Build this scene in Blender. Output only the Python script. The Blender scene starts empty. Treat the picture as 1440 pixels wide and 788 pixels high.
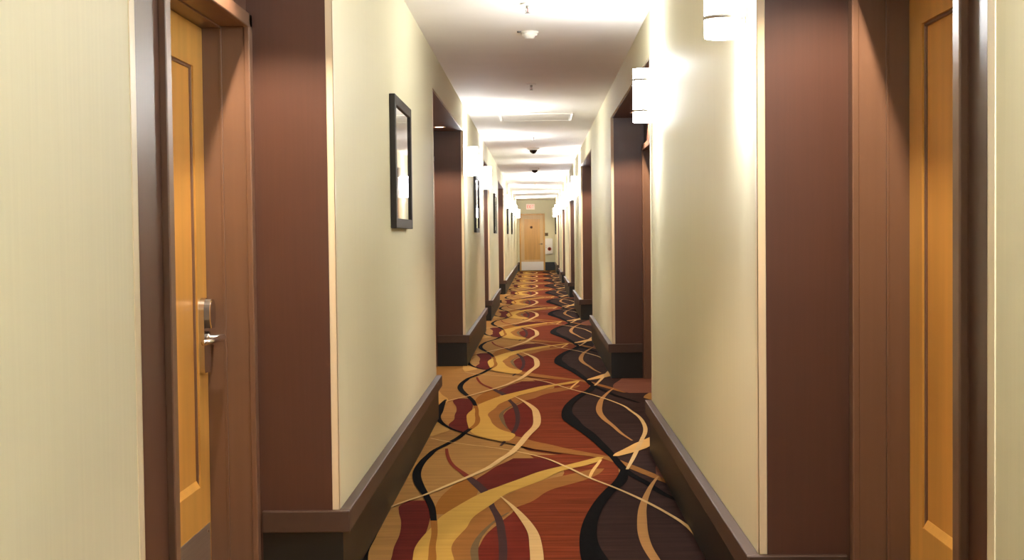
SHADE_E, LENS_E, BULB_W, BULB_D, SPOT_W, EXPO, CARPET_GAIN = 48.0, 20.0, 74.0, 38.0, 92.0, 0.22, 0.72
import bpy, bmesh, math, random
from mathutils import Matrix, Vector
random.seed(7)
scene = bpy.context.scene
COL = scene.collection
PI = math.pi

# ------------------------------------------------------------------ place
LX, RX = -0.723, 0.668          # corridor wall faces
CEIL = 2.60
SOF = 2.33                      # alcove soffit height
Y0, YEND = -4.2, 48.5
# alcoves: (near y, far y, doors)
LEFT = [(2.37, 4.70, 'F'), (9.25, 13.05, 'NF'), (17.95, 20.0, 'F'), (24.6, 29.0, 'NF')]
RIGHT = [(1.96, 4.0, 'F'), (7.75, 11.8, 'NF'), (16.05, 20.0, 'NF'), (23.6, 27.2, 'NF'),
         (31.6, 35.4, 'NF'), (39.6, 43.4, 'NF')]
DEPTHS = {'left': 0.305, 'right': 0.294}   # alcove depth behind the wall face
REVEAL = 0.172                  # door face behind the alcove back

# ------------------------------------------------------------------ materials
def lin(c):
    return tuple(((v/255)/12.92 if v/255 <= 0.04045 else (((v/255)+0.055)/1.055)**2.4) for v in c)

def mat(name, rgb, rough=0.6, metal=0.0, noise=0.0, scale=(20, 20, 20), bump=0.0, bscale=None, spec=0.5, emit=None, estr=0.0, detail=4.0, coat=0.0, gain=1.0):
    m = bpy.data.materials.new(name)
    m.use_nodes = True
    nt = m.node_tree
    b = nt.nodes['Principled BSDF']
    base = lin(rgb)
    base = tuple(v*gain for v in base)
    b.inputs['Base Color'].default_value = (*base, 1)
    b.inputs['Roughness'].default_value = rough
    b.inputs['Metallic'].default_value = metal
    b.inputs['Specular IOR Level'].default_value = spec
    if coat:
        b.inputs['Coat Weight'].default_value = coat
        b.inputs['Coat Roughness'].default_value = 0.25
    if noise or bump:
        tc = nt.nodes.new('ShaderNodeTexCoord')
        mp = nt.nodes.new('ShaderNodeMapping')
        mp.inputs['Scale'].default_value = scale
        nt.links.new(tc.outputs['Object'], mp.inputs['Vector'])
        nz = nt.nodes.new('ShaderNodeTexNoise')
        nz.inputs['Scale'].default_value = 1.0
        nz.inputs['Detail'].default_value = detail
        nt.links.new(mp.outputs['Vector'], nz.inputs['Vector'])
        if noise:
            rp = nt.nodes.new('ShaderNodeValToRGB')
            rp.color_ramp.elements[0].position = 0.28
            rp.color_ramp.elements[1].position = 0.72
            rp.color_ramp.elements[0].color = (*[v*(1-noise) for v in base], 1)
            rp.color_ramp.elements[1].color = (*[min(1, v*(1+noise)) for v in base], 1)
            nt.links.new(nz.outputs['Fac'], rp.inputs['Fac'])
            nt.links.new(rp.outputs['Color'], b.inputs['Base Color'])
        if bump:
            src = nz
            if bscale:
                mp2 = nt.nodes.new('ShaderNodeMapping')
                mp2.inputs['Scale'].default_value = bscale
                nt.links.new(tc.outputs['Object'], mp2.inputs['Vector'])
                src = nt.nodes.new('ShaderNodeTexNoise')
                src.inputs['Scale'].default_value = 1.0
                src.inputs['Detail'].default_value = 3.0
                nt.links.new(mp2.outputs['Vector'], src.inputs['Vector'])
            bp = nt.nodes.new('ShaderNodeBump')
            bp.inputs['Strength'].default_value = bump
            bp.inputs['Distance'].default_value = 0.002
            nt.links.new(src.outputs['Fac'], bp.inputs['Height'])
            nt.links.new(bp.outputs['Normal'], b.inputs['Normal'])
    if emit:
        b.inputs['Emission Color'].default_value = (*lin(emit), 1)
        b.inputs['Emission Strength'].default_value = estr
    return m

M = {}
M['wall'] = mat('wallpaper', (222, 217, 188), 0.55, noise=0.022, scale=(110, 110, 2.5), bump=0.15, bscale=(90, 90, 3), spec=0.35)
M['guard'] = mat('cream_corner_guard', (228, 214, 184), 0.35, noise=0.01, scale=(40, 40, 4))
M['ceiling'] = mat('ceiling_paint', (238, 234, 230), 0.8, noise=0.02, scale=(3, 3, 3), spec=0.2)
M['laminate'] = mat('brown_laminate', (80, 53, 43), 0.34, noise=0.05, scale=(110, 110, 3.0), bump=0.05, spec=0.5)
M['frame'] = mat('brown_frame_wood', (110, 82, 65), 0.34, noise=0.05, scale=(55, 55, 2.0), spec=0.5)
M['maple'] = mat('honey_maple', (200, 152, 76), 0.34, noise=0.13, scale=(14, 14, 1.1), spec=0.45, detail=6)
M['maple_panel'] = mat('honey_maple_panel', (200, 148, 72), 0.34, noise=0.14, scale=(10, 10, 0.9), spec=0.45, detail=6)
M['pale_maple'] = mat('pale_maple', (208, 176, 124), 0.4, noise=0.08, scale=(14, 14, 1.1))
M['cap'] = mat('baseboard_wood', (66, 46, 36), 0.5, noise=0.06, scale=(30, 3, 30))
M['base'] = mat('black_vinyl_base', (18, 18, 16), 0.45, noise=0.05, scale=(6, 6, 6))
M['steel'] = mat('brushed_steel', (222, 218, 214), 0.42, metal=1.0, noise=0.06, scale=(4, 4, 160))
M['chrome'] = mat('satin_chrome', (206, 202, 200), 0.22, metal=1.0)
M['grey'] = mat('grey_plastic', (96, 92, 90), 0.4)
M['mirror'] = mat('mirror_glass', (232, 230, 228), 0.03, metal=1.0)
M['blackwood'] = mat('dark_frame_wood', (34, 27, 23), 0.5, noise=0.12, scale=(40, 40, 4), spec=0.3)
M['white'] = mat('white_plastic', (234, 230, 222), 0.45, noise=0.015, scale=(30, 30, 30))
M['whitemetal'] = mat('white_enamel', (244, 241, 238), 0.35, noise=0.015, scale=(30, 30, 30))
M['dome'] = mat('smoked_dome', (22, 20, 20), 0.08)
M['nickel'] = mat('brushed_nickel', (170, 166, 160), 0.32, metal=1.0)
M['red'] = mat('red_enamel', (150, 44, 30), 0.35)
M['brass'] = mat('dark_bronze', (92, 66, 44), 0.35, metal=0.8)
M['olive'] = mat('olive_plaque', (104, 96, 62), 0.45)
M['glow'] = mat('opal_glass', (250, 244, 236), 0.3, emit=(252, 253, 255), estr=SHADE_E)
M['lens'] = mat('downlight_lens', (250, 240, 225), 0.4, emit=(255, 214, 170), estr=LENS_E)
M['exitface'] = mat('exit_face', (240, 226, 214), 0.5, emit=(255, 226, 208), estr=0.25)
M['exitred'] = mat('exit_red', (226, 120, 104), 0.5, emit=(255, 70, 55), estr=0.5)
M['mat_board'] = mat('picture_mat', (226, 220, 204), 0.6, noise=0.02, scale=(50, 50, 50))

def art(name, a, b_, c_):
    m = mat(name, a, 0.12)
    nt = m.node_tree
    tc = nt.nodes.new('ShaderNodeTexCoord')
    nz = nt.nodes.new('ShaderNodeTexNoise')
    nz.inputs['Scale'].default_value = 3.2
    nz.inputs['Detail'].default_value = 5
    rp = nt.nodes.new('ShaderNodeValToRGB')
    rp.color_ramp.elements[0].position = 0.38
    rp.color_ramp.elements[0].color = (*lin(a), 1)
    rp.color_ramp.elements[1].position = 0.62
    rp.color_ramp.elements[1].color = (*lin(c_), 1)
    e = rp.color_ramp.elements.new(0.5)
    e.color = (*lin(b_), 1)
    nt.links.new(tc.outputs['Object'], nz.inputs['Vector'])
    nt.links.new(nz.outputs['Fac'], rp.inputs['Fac'])
    nt.links.new(rp.outputs['Color'], nt.nodes['Principled BSDF'].inputs['Base Color'])
    return m
M['art'] = art('abstract_print', (58, 92, 86), (120, 132, 112), (66, 54, 44))

def carpet(name, rgb, streak=0.22):
    """looped pile: long cross-wise streaks plus a fine grain"""
    m = mat(name, rgb, 0.95, noise=streak, scale=(2.2, 26, 1), bump=0.6, bscale=(260, 260, 260), spec=0.02, detail=5, gain=CARPET_GAIN)
    return m
CM = {
 'sand': carpet('carpet_sand', (154, 113, 64), 0.16),
 'plum': carpet('carpet_plum', (52, 35, 32), 0.30),
 'rose': carpet('carpet_rose', (116, 74, 60), 0.2),
 'maroon': carpet('carpet_maroon', (86, 30, 25), 0.22),
 'crimson': carpet('carpet_crimson', (98, 34, 25), 0.24),
 'rust': carpet('carpet_rust', (112, 49, 28), 0.42),
 'umber': carpet('carpet_umber', (142, 94, 48), 0.14),
 'ochre': carpet('carpet_ochre', (140, 90, 38), 0.12),
 'olive': carpet('carpet_olive', (104, 84, 58), 0.12),
 'brick': carpet('carpet_brick', (112, 44, 32), 0.12),
 'aubergine': carpet('carpet_aubergine', (62, 42, 42), 0.12),
 'gold': carpet('carpet_gold', (186, 146, 72), 0.12),
 'coal': carpet('carpet_coal', (13, 11, 11), 0.12),
 'straw': carpet('carpet_straw', (184, 142, 80), 0.12),
 'cream': carpet('carpet_cream', (214, 168, 104), 0.1),
 'tan': carpet('carpet_tan', (172, 126, 78), 0.1),
 'ivory': carpet('carpet_ivory', (206, 170, 118), 0.1),
}

# ------------------------------------------------------------------ mesh helpers
class MB:
    """collects shapes into ONE mesh object"""
    def __init__(self):
        self.bm = bmesh.new()
        self.slots = []
    def slot(self, m):
        if m not in self.slots:
            self.slots.append(m)
        return self.slots.index(m)
    def faces(self, verts, faces, m, smooth=False):
        i = self.slot(m)
        vs = [self.bm.verts.new(v) for v in verts]
        out = []
        for f in faces:
            try:
                fc = self.bm.faces.new([vs[k] for k in f])
            except ValueError:
                continue
            fc.material_index = i
            fc.smooth = smooth
            out.append(fc)
        return vs, out
    def box(self, x0, x1, y0, y1, z0, z1, m, bevel=0.0):
        x0, x1 = min(x0, x1), max(x0, x1); y0, y1 = min(y0, y1), max(y0, y1); z0, z1 = min(z0, z1), max(z0, z1)
        v = [(x0, y0, z0), (x1, y0, z0), (x1, y1, z0), (x0, y1, z0), (x0, y0, z1), (x1, y0, z1), (x1, y1, z1), (x0, y1, z1)]
        f = [(3, 2, 1, 0), (4, 5, 6, 7), (0, 1, 5, 4), (1, 2, 6, 5), (2, 3, 7, 6), (3, 0, 4, 7)]
        vs, fs = self.faces(v, f, m)
        if bevel:
            es = list({e for fc in fs for e in fc.edges})
            r = bmesh.ops.bevel(self.bm, geom=es, offset=bevel, segments=2, profile=0.5, affect='EDGES')
            i = self.slot(m)
            for fc in r['faces']:
                fc.material_index = i
        return self
    def lathe(self, prof, m, at=(0, 0, 0), axis='z', n=24, smooth=True, caps=True):
        """prof: (radius, height) along the axis"""
        ax = {'z': lambda r, a, h: (r*math.cos(a), r*math.sin(a), h),
              'x': lambda r, a, h: (h, r*math.cos(a), r*math.sin(a)),
              'y': lambda r, a, h: (r*math.sin(a), h, r*math.cos(a))}[axis]
        v, f = [], []
        for r, h in prof:
            for k in range(n):
                p = ax(r, 2*PI*k/n, h)
                v.append((p[0]+at[0], p[1]+at[1], p[2]+at[2]))
        for j in range(len(prof)-1):
            for k in range(n):
                a, b = j*n+k, j*n+(k+1) % n
                f.append((a, b, b+n, a+n))
        if caps:
            f.append(tuple(range(n-1, -1, -1)))
            f.append(tuple((len(prof)-1)*n+k for k in range(n)))
        self.faces(v, f, m, smooth)
        return self
    def tube(self, pts, r, m, n=12):
        pts = [Vector(p) for p in pts]
        rs = r if isinstance(r, (list, tuple)) else [r]*len(pts)
        v, f = [], []
        ref = Vector((0, 0, 1))
        for i, p in enumerate(pts):
            t = (pts[min(i+1, len(pts)-1)]-pts[max(i-1, 0)]).normalized()
            u = t.cross(ref)
            if u.length < 1e-3:
                u = t.cross(Vector((0, 1, 0)))
            u.normalize(); w = t.cross(u)
            for k in range(n):
                a = 2*PI*k/n
                v.append(tuple(p+u*rs[i]*math.cos(a)+w*rs[i]*math.sin(a)))
        for j in range(len(pts)-1):
            for k in range(n):
                a, b = j*n+k, j*n+(k+1) % n
                f.append((a, b, b+n, a+n))
        f.append(tuple(range(n-1, -1, -1))); f.append(tuple((len(pts)-1)*n+k for k in range(n)))
        self.faces(v, f, m, True)
        return self
    def prism(self, outline, x0, x1, m, plane='x'):
        """outline in (y, z), extruded along x"""
        n = len(outline)
        v = [(x0, a, b) for a, b in outline]+[(x1, a, b) for a, b in outline]
        f = [tuple(range(n)), tuple(range(2*n-1, n-1, -1))]
        for k in range(n):
            j = (k+1) % n
            f.append((k, k+n, j+n, j))
        self.faces(v, f, m)
        return self
    def build(self, name, parent=None, loc=(0, 0, 0), **props):
        bmesh.ops.recalc_face_normals(self.bm, faces=self.bm.faces)
        me = bpy.data.meshes.new(name)
        self.bm.to_mesh(me); self.bm.free()
        for m in self.slots:
            me.materials.append(m)
        o = bpy.data.objects.new(name, me)
        COL.objects.link(o)
        if parent:
            o.parent = parent
        o.location = loc
        for k, v in props.items():
            o[k] = v
        return o

def empty(name, loc=(0, 0, 0), rz=0.0, **props):
    o = bpy.data.objects.new(name, None)
    o.empty_display_size = 0.1
    COL.objects.link(o)
    o.location = loc; o.rotation_euler = (0, 0, rz)
    for k, v in props.items():
        o[k] = v
    return o

def copy_tree(o, parent=None):
    c = o.copy(); COL.objects.link(c)
    if parent:
        c.parent = parent
    for ch in list(o.children):
        copy_tree(ch, c)
    return c

def lamp(name, kind, energy, color, loc, parent=None, **kw):
    l = bpy.data.lights.new(name, kind)
    l.energy = energy; l.color = color
    for k, v in kw.items():
        setattr(l, k, v)
    o = bpy.data.objects.new(name, l); COL.objects.link(o)
    if parent:
        o.parent = parent
    o.location = loc
    return o
CARPET=[
 ('plum',1,[(2.23,0.679,0.817),(2.42,0.619,0.842),(2.75,0.546,0.922),(3.04,0.473,0.923),(3.28,0.446,0.955),(3.52,0.424,0.985),(3.77,0.409,1.018),(4.47,0.332,1.110),(5.13,0.249,1.195),(5.69,0.223,1.269),(6.12,0.266,0.917),(6.53,0.340,0.756),(6.82,0.426,0.590),(7.08,0.442,0.502)]),
 ('rose',2,[(6.65,0.737,0.996),(6.84,0.651,1.189),(7.20,0.637,1.288),(7.64,0.726,1.308),(8.06,0.804,1.322)]),
 ('maroon',2,[(4.60,-0.507,-0.469),(4.72,-0.581,-0.457),(4.90,-0.617,-0.471),(5.20,-0.598,-0.500),(5.41,-0.608,-0.510),(5.66,-0.610,-0.498),(5.91,-0.630,-0.501),(6.13,-0.663,-0.512),(6.26,-0.673,-0.519),(6.38,-0.640,-0.532)]),
 ('maroon',2,[(6.63,-0.332,-0.264),(6.90,-0.338,-0.108),(7.13,-0.286,0.012),(7.35,-0.231,0.125),(7.46,-0.189,0.078),(7.58,-0.151,0.031)]),
 ('crimson',2,[(4.30,-0.155,-0.119),(4.51,-0.196,-0.084),(4.83,-0.251,-0.039),(5.19,-0.276,-0.024),(5.40,-0.256,-0.029),(5.64,-0.233,-0.036),(5.93,-0.166,-0.079),(6.11,-0.124,-0.104),(6.27,-0.107,-0.096)]),
 ('rust',0,[(3.61,0.172,0.428),(3.82,-0.062,0.389),(4.03,-0.103,0.400),(4.41,-0.065,0.396),(4.82,-0.020,0.344),(5.17,-0.012,0.320),(5.39,-0.014,0.264),(5.64,-0.030,0.276),(5.92,-0.069,0.291),(6.18,-0.119,0.304),(6.45,-0.165,-0.123)]),
 ('rust',0.4,[(6.23,-0.106,0.307),(6.44,-0.137,0.300),(6.62,-0.007,0.344),(6.80,0.041,0.380),(7.00,0.119,0.422),(7.22,0.123,0.435),(7.45,0.006,0.449),(7.69,-0.057,0.423)]),
 ('umber',3,[(4.49,-0.205,-0.167),(4.61,-0.250,-0.189),(4.89,-0.320,-0.228),(5.19,-0.357,-0.270),(5.54,-0.374,-0.274),(5.74,-0.349,-0.233),(5.96,-0.323,-0.170),(6.23,-0.252,-0.096),(6.28,-0.237,-0.066),(6.64,-0.105,0.065),(6.89,0.023,0.240),(7.07,0.177,0.323),(7.22,0.299,0.357)]),
 ('ochre',2,[(6.06,-0.487,-0.427),(6.20,-0.498,-0.396),(6.46,-0.489,-0.320),(6.73,-0.451,-0.318),(6.99,-0.406,-0.345)]),
 ('olive',4,[(4.71,-0.214,-0.205),(4.94,-0.249,-0.229),(5.19,-0.275,-0.245),(5.35,-0.287,-0.255),(5.54,-0.277,-0.253),(5.74,-0.246,-0.227),(5.94,-0.199,-0.186),(6.08,-0.153,-0.140)]),
 ('brick',4,[(6.93,-0.386,-0.344),(7.07,-0.421,-0.386),(7.36,-0.499,-0.475),(7.73,-0.555,-0.534),(7.94,-0.572,-0.554)]),
 ('aubergine',4,[(4.00,-0.246,-0.229),(4.28,-0.213,-0.191),(4.70,-0.173,-0.144),(4.97,-0.164,-0.135),(5.19,-0.166,-0.133),(5.64,-0.184,-0.148),(5.96,-0.208,-0.172),(6.23,-0.245,-0.214),(6.42,-0.269,-0.234),(6.61,-0.310,-0.259),(6.81,-0.359,-0.307),(6.97,-0.396,-0.354)]),
 ('gold',6,[(4.19,-0.252,-0.189),(4.31,-0.337,-0.164),(4.46,-0.417,-0.158),(4.65,-0.459,-0.246),(4.90,-0.486,-0.310),(5.20,-0.510,-0.345),(5.41,-0.519,-0.368),(5.49,-0.515,-0.365),(5.62,-0.502,-0.348),(5.75,-0.485,-0.327),(5.97,-0.460,-0.307),(6.26,-0.386,-0.233),(6.55,-0.289,-0.153),(6.72,-0.208,-0.069),(6.88,-0.127,0.012),(7.19,0.038,0.149),(7.33,0.149,0.268),(7.45,0.240,0.337),(7.59,0.339,0.372)]),
 ('umber',5,[(2.64,0.691,0.713),(2.78,0.639,0.676),(3.00,0.558,0.622),(3.18,0.494,0.560),(3.36,0.427,0.494),(3.58,0.303,0.402),(3.71,0.132,0.300),(3.87,-0.028,0.170),(4.04,-0.142,0.060),(4.16,-0.206,-0.028),(4.31,-0.282,-0.101),(4.46,-0.315,-0.213)]),
 ('ochre',7,[(4.72,-0.474,-0.440),(4.90,-0.449,-0.415),(5.20,-0.449,-0.415),(5.41,-0.462,-0.434),(5.64,-0.471,-0.444),(5.94,-0.499,-0.468)]),
 ('coal',7,[(5.91,-0.496,-0.467),(6.21,-0.532,-0.498),(6.53,-0.591,-0.555),(6.74,-0.639,-0.594),(7.09,-0.690,-0.643),(7.47,-0.689,-0.648),(7.73,-0.665,-0.627),(7.83,-0.654,-0.620),(8.09,-0.595,-0.560),(8.35,-0.537,-0.501),(8.63,-0.495,-0.462),(8.78,-0.471,-0.437)]),
 ('coal',7,[(3.67,0.123,0.140),(3.85,-0.055,-0.034),(4.04,-0.176,-0.156),(4.29,-0.367,-0.349),(4.50,-0.483,-0.465),(4.68,-0.580,-0.557),(4.86,-0.648,-0.619),(5.11,-0.715,-0.675),(5.32,-0.762,-0.701),(5.59,-0.778,-0.705),(5.87,-0.768,-0.714),(6.08,-0.759,-0.721),(6.30,-0.742,-0.725)]),
 ('straw',3,[(5.95,-0.780,-0.758),(6.08,-0.795,-0.723),(6.35,-0.821,-0.719),(6.63,-0.843,-0.785),(6.93,-0.866,-0.836)]),
 ('straw',3,[(4.42,-0.704,-0.690),(4.51,-0.716,-0.651),(4.67,-0.734,-0.596),(4.87,-0.745,-0.648),(5.07,-0.757,-0.707)]),
 ('coal',8,[(1.97,0.751,0.777),(2.23,0.672,0.699),(2.42,0.602,0.640),(2.76,0.527,0.571),(3.05,0.454,0.500),(3.29,0.426,0.474),(3.58,0.402,0.447),(3.78,0.375,0.430),(4.09,0.337,0.399),(4.49,0.276,0.355),(4.86,0.207,0.296),(5.10,0.168,0.277),(5.42,0.162,0.244),(5.73,0.179,0.249),(6.14,0.233,0.294),(6.51,0.305,0.367),(6.84,0.389,0.456),(7.24,0.455,0.479)]),
 ('cream',9,[(3.58,0.427,0.460),(3.65,0.439,0.514),(3.77,0.485,0.594),(3.90,0.536,0.660),(4.04,0.589,0.693),(4.15,0.641,0.716),(4.26,0.691,0.815),(4.40,0.748,0.875)]),
 ('cream',9,[(6.94,0.257,0.272),(7.15,0.282,0.302),(7.33,0.314,0.333),(7.49,0.343,0.359)]),
 ('tan',9,[(4.15,0.573,0.586),(4.45,0.521,0.543),(4.76,0.486,0.514),(5.16,0.434,0.473),(5.39,0.419,0.461),(5.61,0.419,0.464),(5.88,0.436,0.480),(6.17,0.466,0.503),(6.49,0.518,0.546),(6.79,0.580,0.599),(6.95,0.621,0.632)]),
 ('ivory',10,[(3.14,0.471,0.487),(3.48,0.523,0.547),(3.85,0.579,0.605),(4.26,0.641,0.668),(4.41,0.664,0.692),(4.59,0.684,0.712),(4.92,0.698,0.724),(5.20,0.693,0.717),(5.57,0.655,0.676),(5.77,0.634,0.654),(6.04,0.573,0.592),(6.34,0.484,0.505),(6.64,0.377,0.395),(6.92,0.258,0.277),(7.27,0.138,0.156),(7.60,-0.002,0.014),(7.92,-0.259,-0.244),(8.15,-0.540,-0.527),(8.33,-0.697,-0.683)]),
 ('ivory',11,[(2.15,-0.729,-0.715),(2.30,-0.668,-0.650),(2.47,-0.582,-0.561),(2.70,-0.493,-0.467),(2.96,-0.391,-0.361),(3.24,-0.297,-0.262),(3.53,-0.231,-0.194),(3.68,-0.194,-0.154),(3.92,-0.156,-0.115),(4.42,-0.097,-0.052),(4.83,-0.045,0.005),(5.18,-0.041,0.013),(5.39,-0.045,0.008),(5.63,-0.053,-0.007),(5.93,-0.093,-0.055),(6.19,-0.139,-0.116),(6.45,-0.197,-0.190)])]
# ------------------------------------------------------------------ floor: patterned carpet
PERIOD = 4.03
def hermite(rows, n):
    """rows of (y, left, right) -> n smooth samples"""
    ys = [r[0] for r in rows]
    def tang(i, c):
        if i == 0: return (rows[1][c]-rows[0][c])/(ys[1]-ys[0])
        if i == len(rows)-1: return (rows[-1][c]-rows[-2][c])/(ys[-1]-ys[-2])
        a = (rows[i][c]-rows[i-1][c])/(ys[i]-ys[i-1]); b = (rows[i+1][c]-rows[i][c])/(ys[i+1]-ys[i])
        h0, h1 = ys[i]-ys[i-1], ys[i+1]-ys[i]
        return (a*h1+b*h0)/(h0+h1)
    out = []
    for k in range(n):
        y = ys[0]+(ys[-1]-ys[0])*k/(n-1)
        i = max(j for j in range(len(ys)-1) if ys[j] <= y+1e-9)
        h = ys[i+1]-ys[i]; t = (y-ys[i])/h
        row = [y]
        for c in (1, 2):
            p0, p1, m0, m1 = rows[i][c], rows[i+1][c], tang(i, c)*h, tang(i+1, c)*h
            row.append((2*t**3-3*t*t+1)*p0+(t**3-2*t*t+t)*m0+(-2*t**3+3*t*t)*p1+(t**3-t*t)*m1)
        out.append(row)
    return out

fl = MB()
fl.faces([(-1.25, Y0, 0), (1.25, Y0, 0), (1.25, YEND+.1, 0), (-1.25, YEND+.1, 0)], [(0, 1, 2, 3)], CM['sand'])
for rep in range(-3, 12):
    for ci, (colr, order, rows) in enumerate(CARPET):
        n = max(16, int((rows[-1][0]-rows[0][0])*26)) if rep < 5 else 18
        rows2 = hermite(rows, n)
        z = 0.0006+0.0005*order+0.000015*ci+0.00012*(rep % 2)
        v, f = [], []
        for y, a, b in rows2:
            yy = y+rep*PERIOD
            if yy < Y0 or yy > YEND: continue
            a = max(-1.24, min(1.24, a)); b = max(-1.24, min(1.24, b))
            v += [(a, yy, z), (max(a, b), yy, z)]
        for k in range(len(v)//2-1):
            f.append((2*k, 2*k+1, 2*k+3, 2*k+2))
        if f:
            fl.faces(v, f, CM[colr])
me_floor = fl.build('floor', kind='structure', label='carpet with swirling ribbons of gold, rust, maroon and black along the corridor', category='floor')

# ------------------------------------------------------------------ walls, headers, alcoves
WT = 0.62                                   # how far the wall mass reaches outwards
def shell(side, fx, alcoves):
    s = -1 if side == 'left' else 1
    X = lambda d: fx+s*d                    # d metres behind the wall face
    w = MB()
    y = Y0
    for a, b, dr in alcoves:
        w.box(X(0), X(WT), y, a, 0, CEIL, M['wall'])
        w.box(X(0), X(WT), a, b, SOF+.006, CEIL, M['wall'])
        # solid mass behind the alcove, left open where the doors are
        y = b
    w.box(X(0), X(WT), y, YEND, 0, CEIL, M['wall'])
    w.build('wall_'+side, kind='structure', label='pale green-beige papered wall on the %s side with recessed door alcoves' % side, category='wall')
    # baseboard: black vinyl base with a projecting brown rail on top
    bb = MB()
    def run(y0, y1):
        bb.box(X(-.014), X(.0), y0, y1, 0, .235, M['base'])
        bb.box(X(-.04), X(.0), y0, y1, .232, .31, M['cap'], .004)
    def ret(yf, sgn, d1):                   # round the corner, along the alcove end
        bb.box(X(-.014), X(d1), yf, yf+sgn*.014, 0, .235, M['base'])
        bb.box(X(-.04), X(d1), yf, yf+sgn*.026, .232, .31, M['cap'], .004)
    y = Y0
    for a, b, dr in alcoves:
        run(y, a); y = b
        ret(a, 1, DEPTHS[side]-.03); ret(b, -1, DEPTHS[side]-.03)
    run(y, YEND)
    bb.build('baseboard_'+side, kind='structure', label='black base with projecting brown rail along the %s wall' % side, category='baseboard')

shell('left', LX, LEFT)
shell('right', RX, RIGHT)

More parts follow.
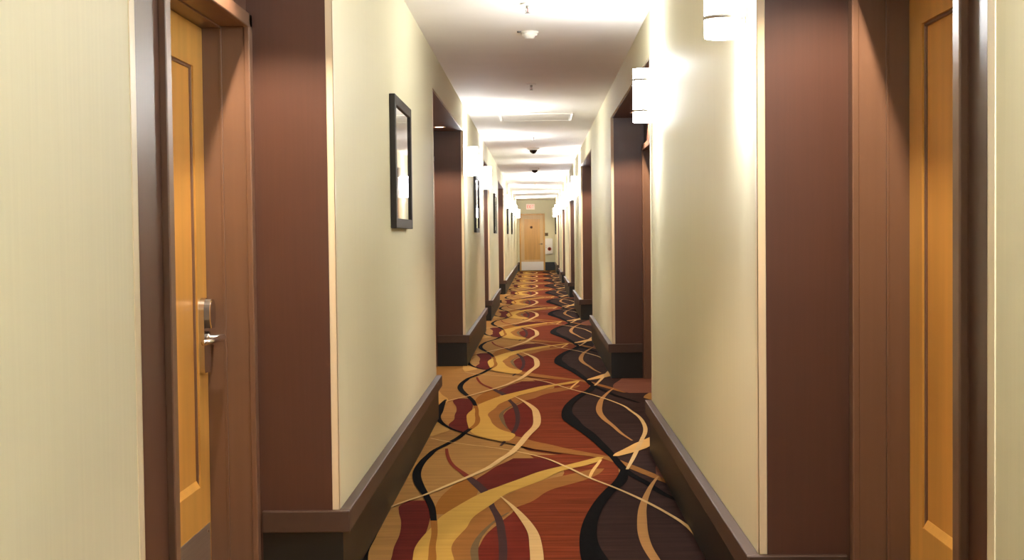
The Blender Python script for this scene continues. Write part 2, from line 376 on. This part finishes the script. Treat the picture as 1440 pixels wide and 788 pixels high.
nd = [0]
def build_door(side, fx, y0, y1, hinge_far, order):
    """door in the opening y0..y1; origin on the floor at the opening's middle, local +x points into the corridor, local y runs along it"""
    nd[0] += 1
    s = -1 if side == 'left' else 1
    DEPTH = DEPTHS[side]; DOORX = DEPTH+REVEAL-.007
    root = empty('door_%d' % nd[0], (fx+s*DOORX, (y0+y1)/2, 0), kind='structure', category='door',
                 label='honey maple panel door in the %s alcove on the %s wall' % (order, side))
    hw = (y1-y0)/2
    d = -s                                   # local sign towards the corridor
    TOP = 2.035
    # leaf with a recessed panel
    m = MB()
    st, rail_t, rail_b = .13, .15, .43
    m.box(0, -d*.04, -hw+.003, hw-.003, .008, TOP-.003, M['maple'])
    F = d*.019
    m.box(-d*.001, F, -hw+.003, -hw+st, .008, TOP-.003, M['maple'])
    m.box(-d*.001, F, hw-st, hw-.003, .008, TOP-.003, M['maple'])
    m.box(-d*.001, F, -hw+st, hw-st, TOP-rail_t, TOP-.003, M['maple'])
    m.box(-d*.001, F, -hw+st, hw-st, .008, rail_b, M['maple'])
    m.build('door_leaf', root)
    # panel moulding: a thin raised bead round the recess
    mo = MB()
    a0, a1, b0, b1 = -hw+st, hw-st, rail_b, TOP-rail_t
    t = .009
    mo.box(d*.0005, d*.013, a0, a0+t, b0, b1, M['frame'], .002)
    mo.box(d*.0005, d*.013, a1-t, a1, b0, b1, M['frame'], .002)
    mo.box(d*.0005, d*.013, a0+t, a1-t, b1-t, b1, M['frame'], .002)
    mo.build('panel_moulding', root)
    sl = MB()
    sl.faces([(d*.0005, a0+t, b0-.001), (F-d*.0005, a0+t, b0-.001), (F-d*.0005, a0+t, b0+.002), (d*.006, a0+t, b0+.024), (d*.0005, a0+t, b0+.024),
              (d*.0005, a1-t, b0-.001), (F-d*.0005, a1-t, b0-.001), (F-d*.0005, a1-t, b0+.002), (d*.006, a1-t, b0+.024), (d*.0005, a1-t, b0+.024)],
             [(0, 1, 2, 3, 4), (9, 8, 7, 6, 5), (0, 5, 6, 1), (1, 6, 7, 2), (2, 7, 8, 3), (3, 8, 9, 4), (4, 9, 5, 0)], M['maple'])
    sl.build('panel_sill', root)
    pn = MB().box(d*.0003, d*.005, a0+t, a1-t, b0+t, b1-t, M['maple_panel'])
    pn.build('door_panel', root)
    kp = MB().box(F-d*.001, F+d*.002, -hw+.02, hw-.02, .012, .285, M['steel'])
    for yy in (-hw+.05, 0, hw-.05):
        for zz in (.04, .26):
            kp.lathe([(.006, 0), (.005, d*.0015)], M['chrome'], (F+d*.002, yy, zz), 'x', 10)
    kp.build('kick_plate', root)
    pe = MB().lathe([(.013, 0), (.013, d*.004), (.008, d*.006)], M['brass'], (d*.005, 0, 1.57), 'x', 16)
    pe.build('peephole', root)
    # electronic lock: tall rounded plate, thicker reader on top, lever
    hy = (-1 if hinge_far else 1)*(hw-.075)
    hs = -1 if hy > 0 else 1                 # lever points to the door's middle
    pl = MB()
    out = []
    for k in range(13):
        a = PI*k/12
        out.append((hy+.042*math.cos(a), 1.044+.042*math.sin(a)))
    out += [(hy-.042, .84), (hy-.036, .825), (hy+.036, .825), (hy+.042, .84)]
    pl.prism(out, F-d*.001, F+d*.018, M['chrome'])
    lk = pl.build('lock_plate', root)
    rd = MB()
    out = []
    for k in range(13):
        a = PI*k/12
        out.append((hy+.037*math.cos(a), 1.044+.037*math.sin(a)))
    out += [(hy-.037, 1.01), (hy-.022, .98), (hy+.022, .98), (hy+.037, 1.01)]
    rd.prism(out, F+d*.017, F+d*.036, M['grey'])
    rd.prism([(p[0]*1.0, p[1]) for p in out], F+d*.036, F+d*.040, M['chrome'])
    rd.build('card_reader', lk)
    lv = MB()
    lv.lathe([(.024, d*.017), (.024, d*.026), (.013, d*.03), (.012, d*.078)], M['chrome'], (F, hy, .945), 'x', 20)
    lv.tube([(F+d*.070, hy-hs*.012, .945), (F+d*.072, hy+hs*.02, .945), (F+d*.064, hy+hs*.09, .943), (F+d*.046, hy+hs*.165, .940)],
            [.011, .0115, .010, .009], M['chrome'], 14)
    lv.build('lever_handle', lk)
    # frame: two-step jambs, casing bead proud of the alcove back
    back = d*(DOORX-DEPTH)                   # plane of the alcove back, in local x
    fr = MB()
    cw, pr = .05, .022
    for e, sg in ((-hw, -1), (hw, 1)):
        fr.box(-d*.03, d*.082, e, e+sg*.05, 0, TOP+.05, M['frame'])
        fr.box(d*.0825, back+d*(pr-.004), e+sg*.004, e+sg*.05, 0, TOP+.05, M['frame'])
        fr.box(d*.078, d*.0865, e-sg*.002, e+sg*.05, 0, TOP+.001, M['frame'], .0015)
        fr.box(back+d*.0, back+d*pr, e+sg*.001, e+sg*(.001+cw), 0, TOP+.05, M['frame'], .004)
    fr.box(-d*.03, d*.082, -hw, hw, TOP, TOP+.05, M['frame'])
    fr.box(d*.0825, back+d*(pr-.004), -hw, hw, TOP+.004, TOP+.05, M['frame'])
    fr.box(d*.078, d*.0865, -hw, hw, TOP-.002, TOP+.05, M['frame'], .0015)
    fr.box(back, back+d*pr, -hw-cw, hw+cw, TOP+.001, TOP+.001+cw, M['frame'], .004)
    fr.build('door_frame', root)
    return root

ntrim = [0]
ORD = ['nearest', 'second', 'third', 'fourth', 'fifth', 'sixth', 'seventh']
def alcove(side, fx, a, b, dr, order):
    s = -1 if side == 'left' else 1
    X = lambda d: fx+s*d
    DEPTH = DEPTHS[side]
    DW = {'left': 1.0, 'right': .94}[side]
    doors = []
    if 'F' in dr: doors.append((b-.058-DW, b-.058, side == 'right'))
    if 'N' in dr: doors.append((a+.058, a+.058+DW, side != 'right'))
    doors.sort()
    # brown lining: ends, back (cut round the doors), soffit
    ntrim[0] += 1
    p = MB()
    p.box(X(.024), X(WT), b, b-.006, 0, SOF+.006, M['laminate'])
    p.box(X(.024), X(WT), a, a+.006, 0, SOF+.006, M['laminate'])
    p.box(X(.012), X(WT), a+.006, b-.006, SOF, SOF+.006, M['laminate'])
    y = a+.006
    for d0, d1, h in doors:
        if d0-.045 > y:
            p.box(X(DEPTH), X(DEPTH+.02), y, d0-.045, 0, SOF, M['laminate'])
        p.box(X(DEPTH), X(DEPTH+.02), max(y, d0-.045), min(b-.006, d1+.045), 2.08, SOF, M['laminate'])
        y = d1+.045
    if b-.006 > y:
        p.box(X(DEPTH), X(DEPTH+.02), y, b-.006, 0, SOF, M['laminate'])
    # base along the back between the doors
    p.build('trim_%d' % ntrim[0], kind='structure', category='panelling',
            label='brown laminate lining of the %s alcove on the %s wall' % (order, side))
    bb = MB(); y = a+.03; got = False
    for d0, d1, h in doors+[(b-.03, b, 0)]:
        if d0-.052 > y+.05:
            bb.box(X(DEPTH-.014), X(DEPTH), y, d0-.052, 0, .235, M['base'])
            bb.box(X(DEPTH-.026), X(DEPTH), y, d0-.052, .232, .31, M['cap'], .004); got = True
        y = d1+.052
    if got:
        bb.build('baseboard_alcove', kind='structure', category='baseboard', label='base rail along the back of the %s alcove on the %s wall' % (order, side))
    else:
        bb.bm.free()
    for d0, d1, h in doors:
        dd = build_door(side, fx, d0, d1, h, order)
        if len(doors) == 2:
            dd['label'] = 'honey maple panel door, the %s of two, in the %s alcove on the %s wall' % ('nearer' if d0 == doors[0][0] else 'farther', order, side)
    return doors

alc = []
for side, fx, lst in (('left', LX, LEFT), ('right', RX, RIGHT)):
    for i, (a, b, dr) in enumerate(lst):
        order = ORD[i]
        alc.append((side, fx, a, b, order, alcove(side, fx, a, b, dr, order)))

for side, fx, lst in (('left', LX, LEFT), ('right', RX, RIGHT)):
    s = -1 if side == 'left' else 1
    ntrim[0] += 1
    g = MB()
    for a, b, dr in lst:
        for e, q in ((a, -1), (b, 1)):
            g.box(fx-s*.002, fx+s*.001, e-q*.002, e+q*.03, .31, SOF, M['guard'], .0008)
            g.box(fx-s*.002, fx+s*.0245, e-q*.002, e+q*.001, .31, SOF, M['guard'], .0008)
    g.build('trim_%d' % ntrim[0], kind='structure', category='corner guard', label='thin cream corner guards on the wall edges along the %s side' % side)

# ------------------------------------------------------------------ ceiling, ends
MB().box(-1.35, 1.35, Y0, YEND+.2, CEIL, CEIL+.1, M['ceiling']).build('ceiling', kind='structure', category='ceiling', label='plain off-white corridor ceiling')
# end wall with an opening for its door
EDX0, EDX1 = -0.60, 0.24
we = MB()
we.box(-1.35, EDX0, YEND, YEND+.18, 0, CEIL, M['wall'])
we.box(EDX1, 1.35, YEND, YEND+.18, 0, CEIL, M['wall'])
we.box(EDX0, EDX1, YEND, YEND+.18, 2.06, CEIL, M['wall'])
we.build('wall_end', kind='structure', category='wall', label='beige end wall of the corridor round the last door')
MB().box(-1.35, 1.35, Y0-.15, Y0, 0, CEIL, M['wall']).build('wall_back', kind='structure', category='wall', label='plain beige wall closing the corridor behind the viewer')
bb = MB()
for x0, x1 in ((LX+.015, EDX0-.05), (EDX1+.05, RX-.015)):
    bb.box(x0, x1, YEND-.014, YEND, 0, .235, M['base'])
    bb.box(x0, x1, YEND-.026, YEND, .232, .31, M['base'], .004)
bb.build('baseboard_end', kind='structure', category='baseboard', label='black base at the foot of the end wall')

nd[0] += 1
ed = empty('door_%d' % nd[0], ((EDX0+EDX1)/2, YEND, 0), kind='structure', category='door', label='pale maple door closing the far end of the corridor')
hw = (EDX1-EDX0)/2
m = MB()
m.box(-hw+.01, hw-.01, .03, .07, .01, 2.04, M['pale_maple'])
for x0, x1, z0, z1 in ((-hw+.01, -hw+.13, .01, 2.04), (hw-.13, hw-.01, .01, 2.04), (-hw+.13, hw-.13, 1.9, 2.04), (-hw+.13, hw-.13, .01, .40)):
    m.box(x0, x1, .016, .031, z0, z1, M['pale_maple'])
m.build('door_leaf', ed)
MB().box(-hw+.13, hw-.13, .024, .031, .40, 1.9, M['maple']).build('door_panel', ed)
MB().box(-hw+.012, hw-.012, .012, .0165, .012, .33, M['whitemetal']).build('kick_plate', ed)
fr = MB()
fr.box(-hw-.05, -hw+.01, -.012, .08, 0, 2.06, M['maple'], .004); fr.box(hw-.01, hw+.05, -.012, .08, 0, 2.06, M['maple'], .004)
fr.box(-hw-.05, hw+.05, -.012, .08, 2.06, 2.10, M['maple'], .004); fr.box(-hw+.01, hw-.01, .01, .08, 2.04, 2.06, M['maple'])
fr.build('door_frame', ed)
MB().lathe([(.05, 0), (.05, -.006), (.042, -.009)], M['brass'], (-.03, .016+.008, 1.6), 'y', 24).lathe([(.022, -.009), (.018, -.012)], M['blackwood'], (-.03, .024, 1.6), 'y', 20).build('number_plaque', ed, label='small round dark plaque')
lv = MB().lathe([(.028, 0), (.028, -.012), (.012, -.016), (.012, -.06)], M['chrome'], (hw-.075, .017, .98), 'y', 20)
lv.tube([(hw-.07, -.04, .98), (hw-.12, -.042, .98), (hw-.19, -.038, .98)], [.010, .010, .008], M['chrome'])
lv.build('lever_handle', ed)

# ------------------------------------------------------------------ wall sconces
def make_sconce():
    """local: wall at x = 0, corridor towards +x; origin at the wall, mid height"""
    r = empty('wall_sconce')
    p = MB().box(0, .010, -.032, .032, -.11, .11, M['nickel'], .004)
    p.lathe([(.006, 0), (.005, .004)], M['chrome'], (.010, 0, .085), 'x', 10).lathe([(.006, 0), (.005, .004)], M['chrome'], (.010, 0, -.085), 'x', 10)
    p.build('back_plate', r)
    for zz in (.085, -.085):
        a = MB().tube([(.008, 0, zz), (.018, 0, zz)], .007, M['nickel'], 12)
        a.lathe([(.0575, zz-.006), (.0605, zz-.006), (.0605, zz+.006), (.0575, zz+.006), (.0575, zz-.006)], M['nickel'], (.075, 0, 0), 'z', 32, caps=False)
        a.build('arm', r)
    g = MB()
    ro, ri, h = .0565, .0535, .145
    g.lathe([(ri, -h), (ro, -h), (ro, h), (ri, h), (ri, -h)], M['glow'], (.075, 0, 0), 'z', 40, caps=False)
    g.build('glass_shade', r)
    sp = MB().lathe([(.006, -.10), (.006, .10)], M['nickel'], (.075, 0, 0), 'z', 10)
    sp.tube([(.008, 0, 0), (.075, 0, 0)], .005, M['nickel'], 8)
    sp.build('lamp_holder', r)
    lamp('bulb', 'POINT', BULB_W, (.98, .99, 1.0), (.075, 0, .133), r, shadow_soft_size=.04)
    lamp('bulb', 'POINT', BULB_D, (.98, .99, 1.0), (.075, 0, -.095), r, shadow_soft_size=.035)
    return r
SC = [  # side, y, label
 ('right', 4.20, 'white glass tube sconce high on the right wall, largest and nearest of all'),
 ('right', 7.3, 'white glass tube sconce at the near edge of the second alcove on the right'),
 ('left', 13.45, 'first lit sconce along the left wall, just past the second left alcove'),
 ('left', 17.3, 'lit sconce just before the third left alcove, beyond the second mirror'),
 ('right', 20.45, 'third lit sconce on the right wall, just past the third right alcove'),
 ('right', 23.2, 'fourth lit sconce on the right wall, before the fourth right alcove'),
 ('right', 27.65, 'fifth lit sconce on the right wall, just past the fourth right alcove'),
 ('left', 29.5, 'lit sconce on the left wall just past the fourth left alcove'),
 ('right', 31.2, 'sixth lit sconce on the right wall, before the fifth right alcove'),
 ('left', 34.4, 'distant lit sconce on the left wall between the two far pictures'),
 ('right', 35.85, 'seventh lit sconce on the right wall, past the fifth right alcove'),
 ('right', 39.2, 'eighth lit sconce on the right wall, before the last right alcove'),
 ('left', 40.0, 'last but one lit sconce on the left wall, beyond the pictures'),
 ('right', 43.9, 'farthest lit sconce on the right wall, beside the end wall'),
 ('left', 45.4, 'farthest lit sconce on the left wall, close to the end door'),
 ('left', -2.4, 'unseen sconce added for light on the left wall behind the viewer, beside the back wall'),  # out-of-view sconces from here down, put in to brighten the near walls
 ('right', -2.5, 'unseen sconce added for light on the right wall behind the viewer, beside the back wall'),
 ('right', 1.38, 'unseen sconce added on the right wall, out of frame, to brighten the near walls'),
]
proto = None
for side, y, lab in SC:
    if proto is None:
        o = proto = make_sconce()
    else:
        o = copy_tree(proto)
    o.location = (LX if side == 'left' else RX, y, 2.055)
    o.rotation_euler = (0, 0, 0 if side == 'left' else PI)
    o['label'] = lab; o['category'] = 'wall lamp'; o['group'] = 'white glass wall sconces'

# ------------------------------------------------------------------ recessed downlights in the alcove soffits
def make_downlight():
    r = empty('recessed_downlight')
    MB().lathe([(.040, -.002), (.054, -.005), (.058, -.001), (.058, 0), (.040, 0), (.040, -.002)], M['white'], (0, 0, 0), 'z', 32, caps=False).build('trim_ring', r)
    MB().lathe([(.0395, -.0012), (.0395, -.0004)], M['lens'], (0, 0, 0), 'z', 32).build('lens', r)
    l = lamp('bulb', 'SPOT', SPOT_W, (1.0, .78, .56), (0, 0, -.008), r, shadow_soft_size=.016)
    l.data.spot_size = math.radians(116); l.data.spot_blend = .42
    return r
proto = None
for side, fx, a, b, order, doors in alc:
    s = -1 if side == 'left' else 1
    ys = [(d0+d1)/2 for d0, d1, h in doors]
    for k, y in enumerate(ys):
        if proto is None:
            o = proto = make_downlight()
        else:
            o = copy_tree(proto)
        o.location = (fx+s*.192, y, SOF)
        wh = '' if len(ys) == 1 else (', nearer of two' if k == 0 else ', farther of two')
        o['label'] = 'round recessed light in the soffit of the %s %s alcove%s' % (order, side, wh)
        o['category'] = 'ceiling light'; o['group'] = 'recessed alcove downlights'
o = copy_tree(proto); o.location = (-.18, YEND-.95, CEIL)
for ch in o.children:
    if ch.type == 'LIGHT':
        ch.data = ch.data.copy(); ch.data.energy = SPOT_W*.35
o['label'] = 'round recessed light in the ceiling before the end door'; o['category'] = 'ceiling light'; o['group'] = 'recessed alcove downlights'

# ------------------------------------------------------------------ mirrors and pictures
def make_framed(kind, w, z0, z1):
    """local: wall at x = 0, facing +x, width along y"""
    r = empty(kind)
    h = (z1-z0)/2; hw = w/2; fw, fd = .05, .03
    f = MB()
    f.box(0, fd, -hw, -hw+fw, -h, h, M['blackwood'], .003); f.box(0, fd, hw-fw, hw, -h, h, M['blackwood'], .003)
    f.box(0, fd, -hw+fw, hw-fw, h-fw, h, M['blackwood'], .003); f.box(0, fd, -hw+fw, hw-fw, -h, -h+fw, M['blackwood'], .003)
    f.build('frame', r)
    if kind == 'wall_mirror':
        MB().box(.004, .020, -hw+fw-.002, hw-fw+.002, -h+fw-.002, h-fw+.002, M['mirror']).build('mirror_glass', r)
    else:
        mb = MB(); e = .07; a, c = hw-fw+.002, h-fw+.002
        mb.box(.004, .016, -a, -a+e, -c, c, M['mat_board']); mb.box(.004, .016, a-e, a, -c, c, M['mat_board'])
        mb.box(.004, .016, -a+e, a-e, c-e, c, M['mat_board']); mb.box(.004, .016, -a+e, a-e, -c, -c+e, M['mat_board'])
        mb.build('picture_mat', r)
        MB().box(.004, .013, -a+e, a-e, -c+e, c-e, M['art']).build('art_print', r)
    return r
FR = [
 ('wall_mirror', 'left', 6.92, .84, 'large dark-framed mirror on the left wall before the second left alcove'),
 ('wall_mirror', 'left', 15.5, .84, 'dark-framed mirror between two sconces on the left wall, the farther one'),
 ('framed_picture', 'left', 22.3, .84, 'dark-framed picture on the left wall past the third left alcove'),
 ('framed_picture', 'left', 31.9, .84, 'far dark-framed picture on the left wall, first past the fourth left alcove'),
 ('framed_picture', 'left', 37.2, .84, 'farthest dark-framed picture along the left wall'),
 ('framed_picture', 'right', 46.6, 1.0, 'small-looking dark-framed picture on the right wall beside the end wall'),
]
protos = {}
for kind, side, y, w, lab in FR:
    key = (kind, w)
    if key not in protos:
        o = protos[key] = make_framed(kind, w, 1.335, 2.0)
    else:
        o = copy_tree(protos[key])
    o.location = (LX if side == 'left' else RX, y, 1.667)
    o.rotation_euler = (0, 0, 0 if side == 'left' else PI)
    o['label'] = lab; o['category'] = 'mirror' if kind == 'wall_mirror' else 'picture'
    o['group'] = 'mirrors on the left wall' if kind == 'wall_mirror' else 'framed pictures along the corridor'

# ------------------------------------------------------------------ ceiling fittings
def make_sprinkler():
    r = empty('fire_sprinkler')
    MB().lathe([(.0, 0), (.042, 0), (.042, -.004), (.030, -.010), (.012, -.012), (.0, -.012)], M['whitemetal'], n=28, caps=False).build('escutcheon', r)
    MB().lathe([(.010, -.011), (.010, -.026), (.006, -.028)], M['nickel'], n=16).tube([(.009, 0, -.026), (.011, 0, -.04), (.004, 0, -.052)], .002, M['nickel'], 8).tube([(-.009, 0, -.026), (-.011, 0, -.04), (-.004, 0, -.052)], .002, M['nickel'], 8).build('body', r)
    MB().lathe([(.0025, -.028), (.0025, -.05)], M['red'], n=10).build('glass_bulb', r, label='red glass bulb')
    MB().lathe([(.004, -.050), (.016, -.053), (.016, -.055), (.003, -.056)], M['nickel'], n=20).build('deflector', r)
    return r
SP = [(-.04, 7.47, 'small pendant sprinkler head on the ceiling nearest the viewer'),
      (-.037, 11.4, 'small pendant sprinkler head on the dim stretch of ceiling past the smoke detector'),
      (-.036, 17.4, 'pendant sprinkler head just before the nearer black camera dome'),
      (-.04, 33.0, 'far pendant sprinkler head beyond both camera domes')]
proto = None
for x, y, lab in SP:
    o = proto = make_sprinkler() if proto is None else copy_tree(proto)
    o.location = (x, y, CEIL); o['label'] = lab; o['category'] = 'sprinkler'; o['group'] = 'ceiling sprinklers'
sd = empty('smoke_detector', (-.035, 8.5, CEIL), label='round white smoke detector on the ceiling between the two nearest sprinklers', category='smoke detector')
MB().lathe([(0, 0), (.058, 0), (.058, -.012), (.0, -.012)], M['white'], n=32, caps=False).build('mounting_base', sd)
MB().lathe([(0, -.012), (.052, -.012), (.050, -.024), (.034, -.030), (.030, -.042), (.012, -.046), (0, -.046)], M['white'], n=32, caps=False).build('sensor_head', sd)
MB().lathe([(.004, -.02), (.003, -.032)], M['red'], (.040, 0, 0), n=10).build('indicator_light', sd, label='tiny red indicator')
MB().lathe([(0, 0), (.014, 0), (.012, -.008), (.0, -.010)], M['grey'], (0, 0, 0), n=18, caps=False).build('ceiling_sensor', None, (-.102, 8.48, CEIL), label='tiny dark round sensor on the ceiling beside the smoke detector', category='sensor')
def make_camera():
    r = empty('security_camera')
    MB().lathe([(0, 0), (.088, 0), (.088, -.02), (.080, -.032), (.060, -.034), (0, -.034)], M['white'], n=36, caps=False).build('housing', r)
    prof = [(.060, -.033)]+[(.060*math.cos(a), -.033-.055*math.sin(a)) for a in [PI/2*k/7 for k in range(1, 7)]]+[(.0005, -.088)]
    MB().lathe(prof, M['dome'], n=32, caps=False).build('dome', r, label='dark smoked dome')
    return r
c1 = make_camera(); c1.location = (-.042, 19.7, CEIL)
c2 = copy_tree(c1); c2.location = (-.032, 25.7, CEIL)
for o, lab in ((c1, 'black dome security camera on the ceiling, the nearer of two'), (c2, 'black dome security camera on the ceiling, the farther of two')):
    o['label'] = lab; o['category'] = 'security camera'; o['group'] = 'dome cameras on the ceiling'
ap = empty('access_panel', (-.0, 14.55, CEIL), label='flat white rectangular access panel on the ceiling past the second sprinkler', category='ceiling panel')
fr = MB()
fr.box(-.40, .40, -.42, -.39, -.012, 0, M['white'], .003); fr.box(-.40, .40, .39, .42, -.012, 0, M['white'], .003)
fr.box(-.40, -.37, -.39, .39, -.012, 0, M['white'], .003); fr.box(.37, .40, -.39, .39, -.012, 0, M['white'], .003)
fr.build('panel_frame', ap)
MB().box(-.37, .37, -.39, .39, -.007, 0, M['ceiling']).build('panel_door', ap)

# ------------------------------------------------------------------ end wall fittings
ex = empty('exit_sign', (-.235, YEND, 2.355), label='white exit sign with red letters above the end door', category='sign')
MB().box(-.155, .155, -.045, 0, -.10, .10, M['exitface'], .006).build('sign_box', ex)
tx = MB()
def seg(x0, x1, z0, z1): tx.box(x0, x1, -.0465, -.0445, z0, z1, M['exitred'])
def diag(xa, za, xb, zb, t=.016):
    v = Vector((xb-xa, 0, zb-za)).normalized(); n_ = Vector((-v.z, 0, v.x))*t/2
    pts = [Vector((xa, 0, za))+n_, Vector((xb, 0, zb))+n_, Vector((xb, 0, zb))-n_, Vector((xa, 0, za))-n_]
    tx.faces([(p.x, -.0465, p.z) for p in pts]+[(p.x, -.0445, p.z) for p in pts], [(0, 1, 2, 3), (7, 6, 5, 4), (0, 4, 5, 1), (1, 5, 6, 2), (2, 6, 7, 3), (3, 7, 4, 0)], M['exitred'])
x = -.125
seg(x, x+.016, -.06, .06); seg(x, x+.05, .044, .06); seg(x, x+.045, -.008, .008); seg(x, x+.05, -.06, -.044)
x = -.058; diag(x, .06, x+.055, -.06); diag(x, -.06, x+.055, .06)
x = .018; seg(x, x+.016, -.06, .06)
x = .052; seg(x, x+.066, .044, .06); seg(x+.025, x+.041, -.06, .06)
tx.build('exit_lettering', ex, label='red EXIT letters')
cb = empty('extinguisher_cabinet', (.43, YEND, .885), label='white wall cabinet with a dark round window beside the end door', category='cabinet')
MB().box(-.14, .14, -.10, 0, -.285, .285, M['whitemetal'], .006).build('body', cb)
dr = MB().box(-.125, .125, -.112, -.099, -.27, .27, M['whitemetal'], .004)
dr.lathe([(.078, -.001), (.078, -.006), (.066, -.008), (.066, -.001)], M['whitemetal'], (.02, -.112, -.09), 'y', 28, caps=False)
d_ = dr.build('cabinet_door', cb)
MB().lathe([(.066, -.0005), (.066, -.003)], M['red'], (.02, -.112, -.09), 'y', 28).lathe([(.03, -.003), (.02, -.006)], M['dome'], (.02, -.112, -.09), 'y', 20).build('window', d_, label='round dark red window')
MB().tube([(-.10, -.111, .05), (-.10, -.126, .05), (-.10, -.126, -.05), (-.10, -.111, -.05)], .005, M['chrome'], 8).build('handle', d_)
MB().box(-.12, .12, -.108, 0, .285, .297, M['whitemetal'], .004).build('top_lip', cb)
pq = empty('wall_plaque', (.345, YEND, 1.33), label='small olive-brown plaque above the white cabinet on the end wall', category='plaque')
MB().box(-.06, .06, -.016, 0, -.06, .06, M['olive'], .004).build('plate', pq)
MB().box(-.04, .04, -.02, -.0155, -.02, .025, M['brass'], .002).build('inset', pq)

# ------------------------------------------------------------------ world, camera, view
w = bpy.data.worlds.new('World'); scene.world = w; w.use_nodes = True
w.node_tree.nodes['Background'].inputs['Color'].default_value = (.02, .018, .015, 1)
w.node_tree.nodes['Background'].inputs['Strength'].default_value = 0.3

cam = bpy.data.cameras.new('camera'); co = bpy.data.objects.new('camera', cam); COL.objects.link(co)
F_PX, W_PX, H_PX, ROLL = 1850.0, 1440, 788, math.radians(0.6)
cam.sensor_fit = 'HORIZONTAL'; cam.sensor_width = 36; cam.lens = F_PX/W_PX*36
cam.clip_start = .02; cam.clip_end = 200
d = Vector((755.3-720, 331.5-394, F_PX)).normalized()      # corridor axis seen from the camera (x right, y down)
up = Vector((-math.sin(ROLL), -math.cos(ROLL), 0)); up = (up-d*up.dot(d)).normalized()
rt = d.cross(up)
if rt.x < 0: rt = -rt
R3 = Matrix((rt, d, up))                                   # camera -> world
mw = Matrix((( R3[0][0], -R3[0][1], -R3[0][2], 0), (R3[1][0], -R3[1][1], -R3[1][2], 0), (R3[2][0], -R3[2][1], -R3[2][2], 1.29), (0, 0, 0, 1)))
co.matrix_world = mw
scene.camera = co
vs = scene.view_settings
scene.display_settings.display_device = 'sRGB'
vs.view_transform = 'Standard'; vs.look = 'None'; vs.gamma = 1; vs.use_curve_mapping = False; vs.exposure = EXPO
cy = scene.cycles
cy.use_denoising = True
cy.max_bounces = 10; cy.diffuse_bounces = 6; cy.glossy_bounces = 4
cy.sample_clamp_indirect = 6.0
cy.caustics_reflective = False; cy.caustics_refractive = False
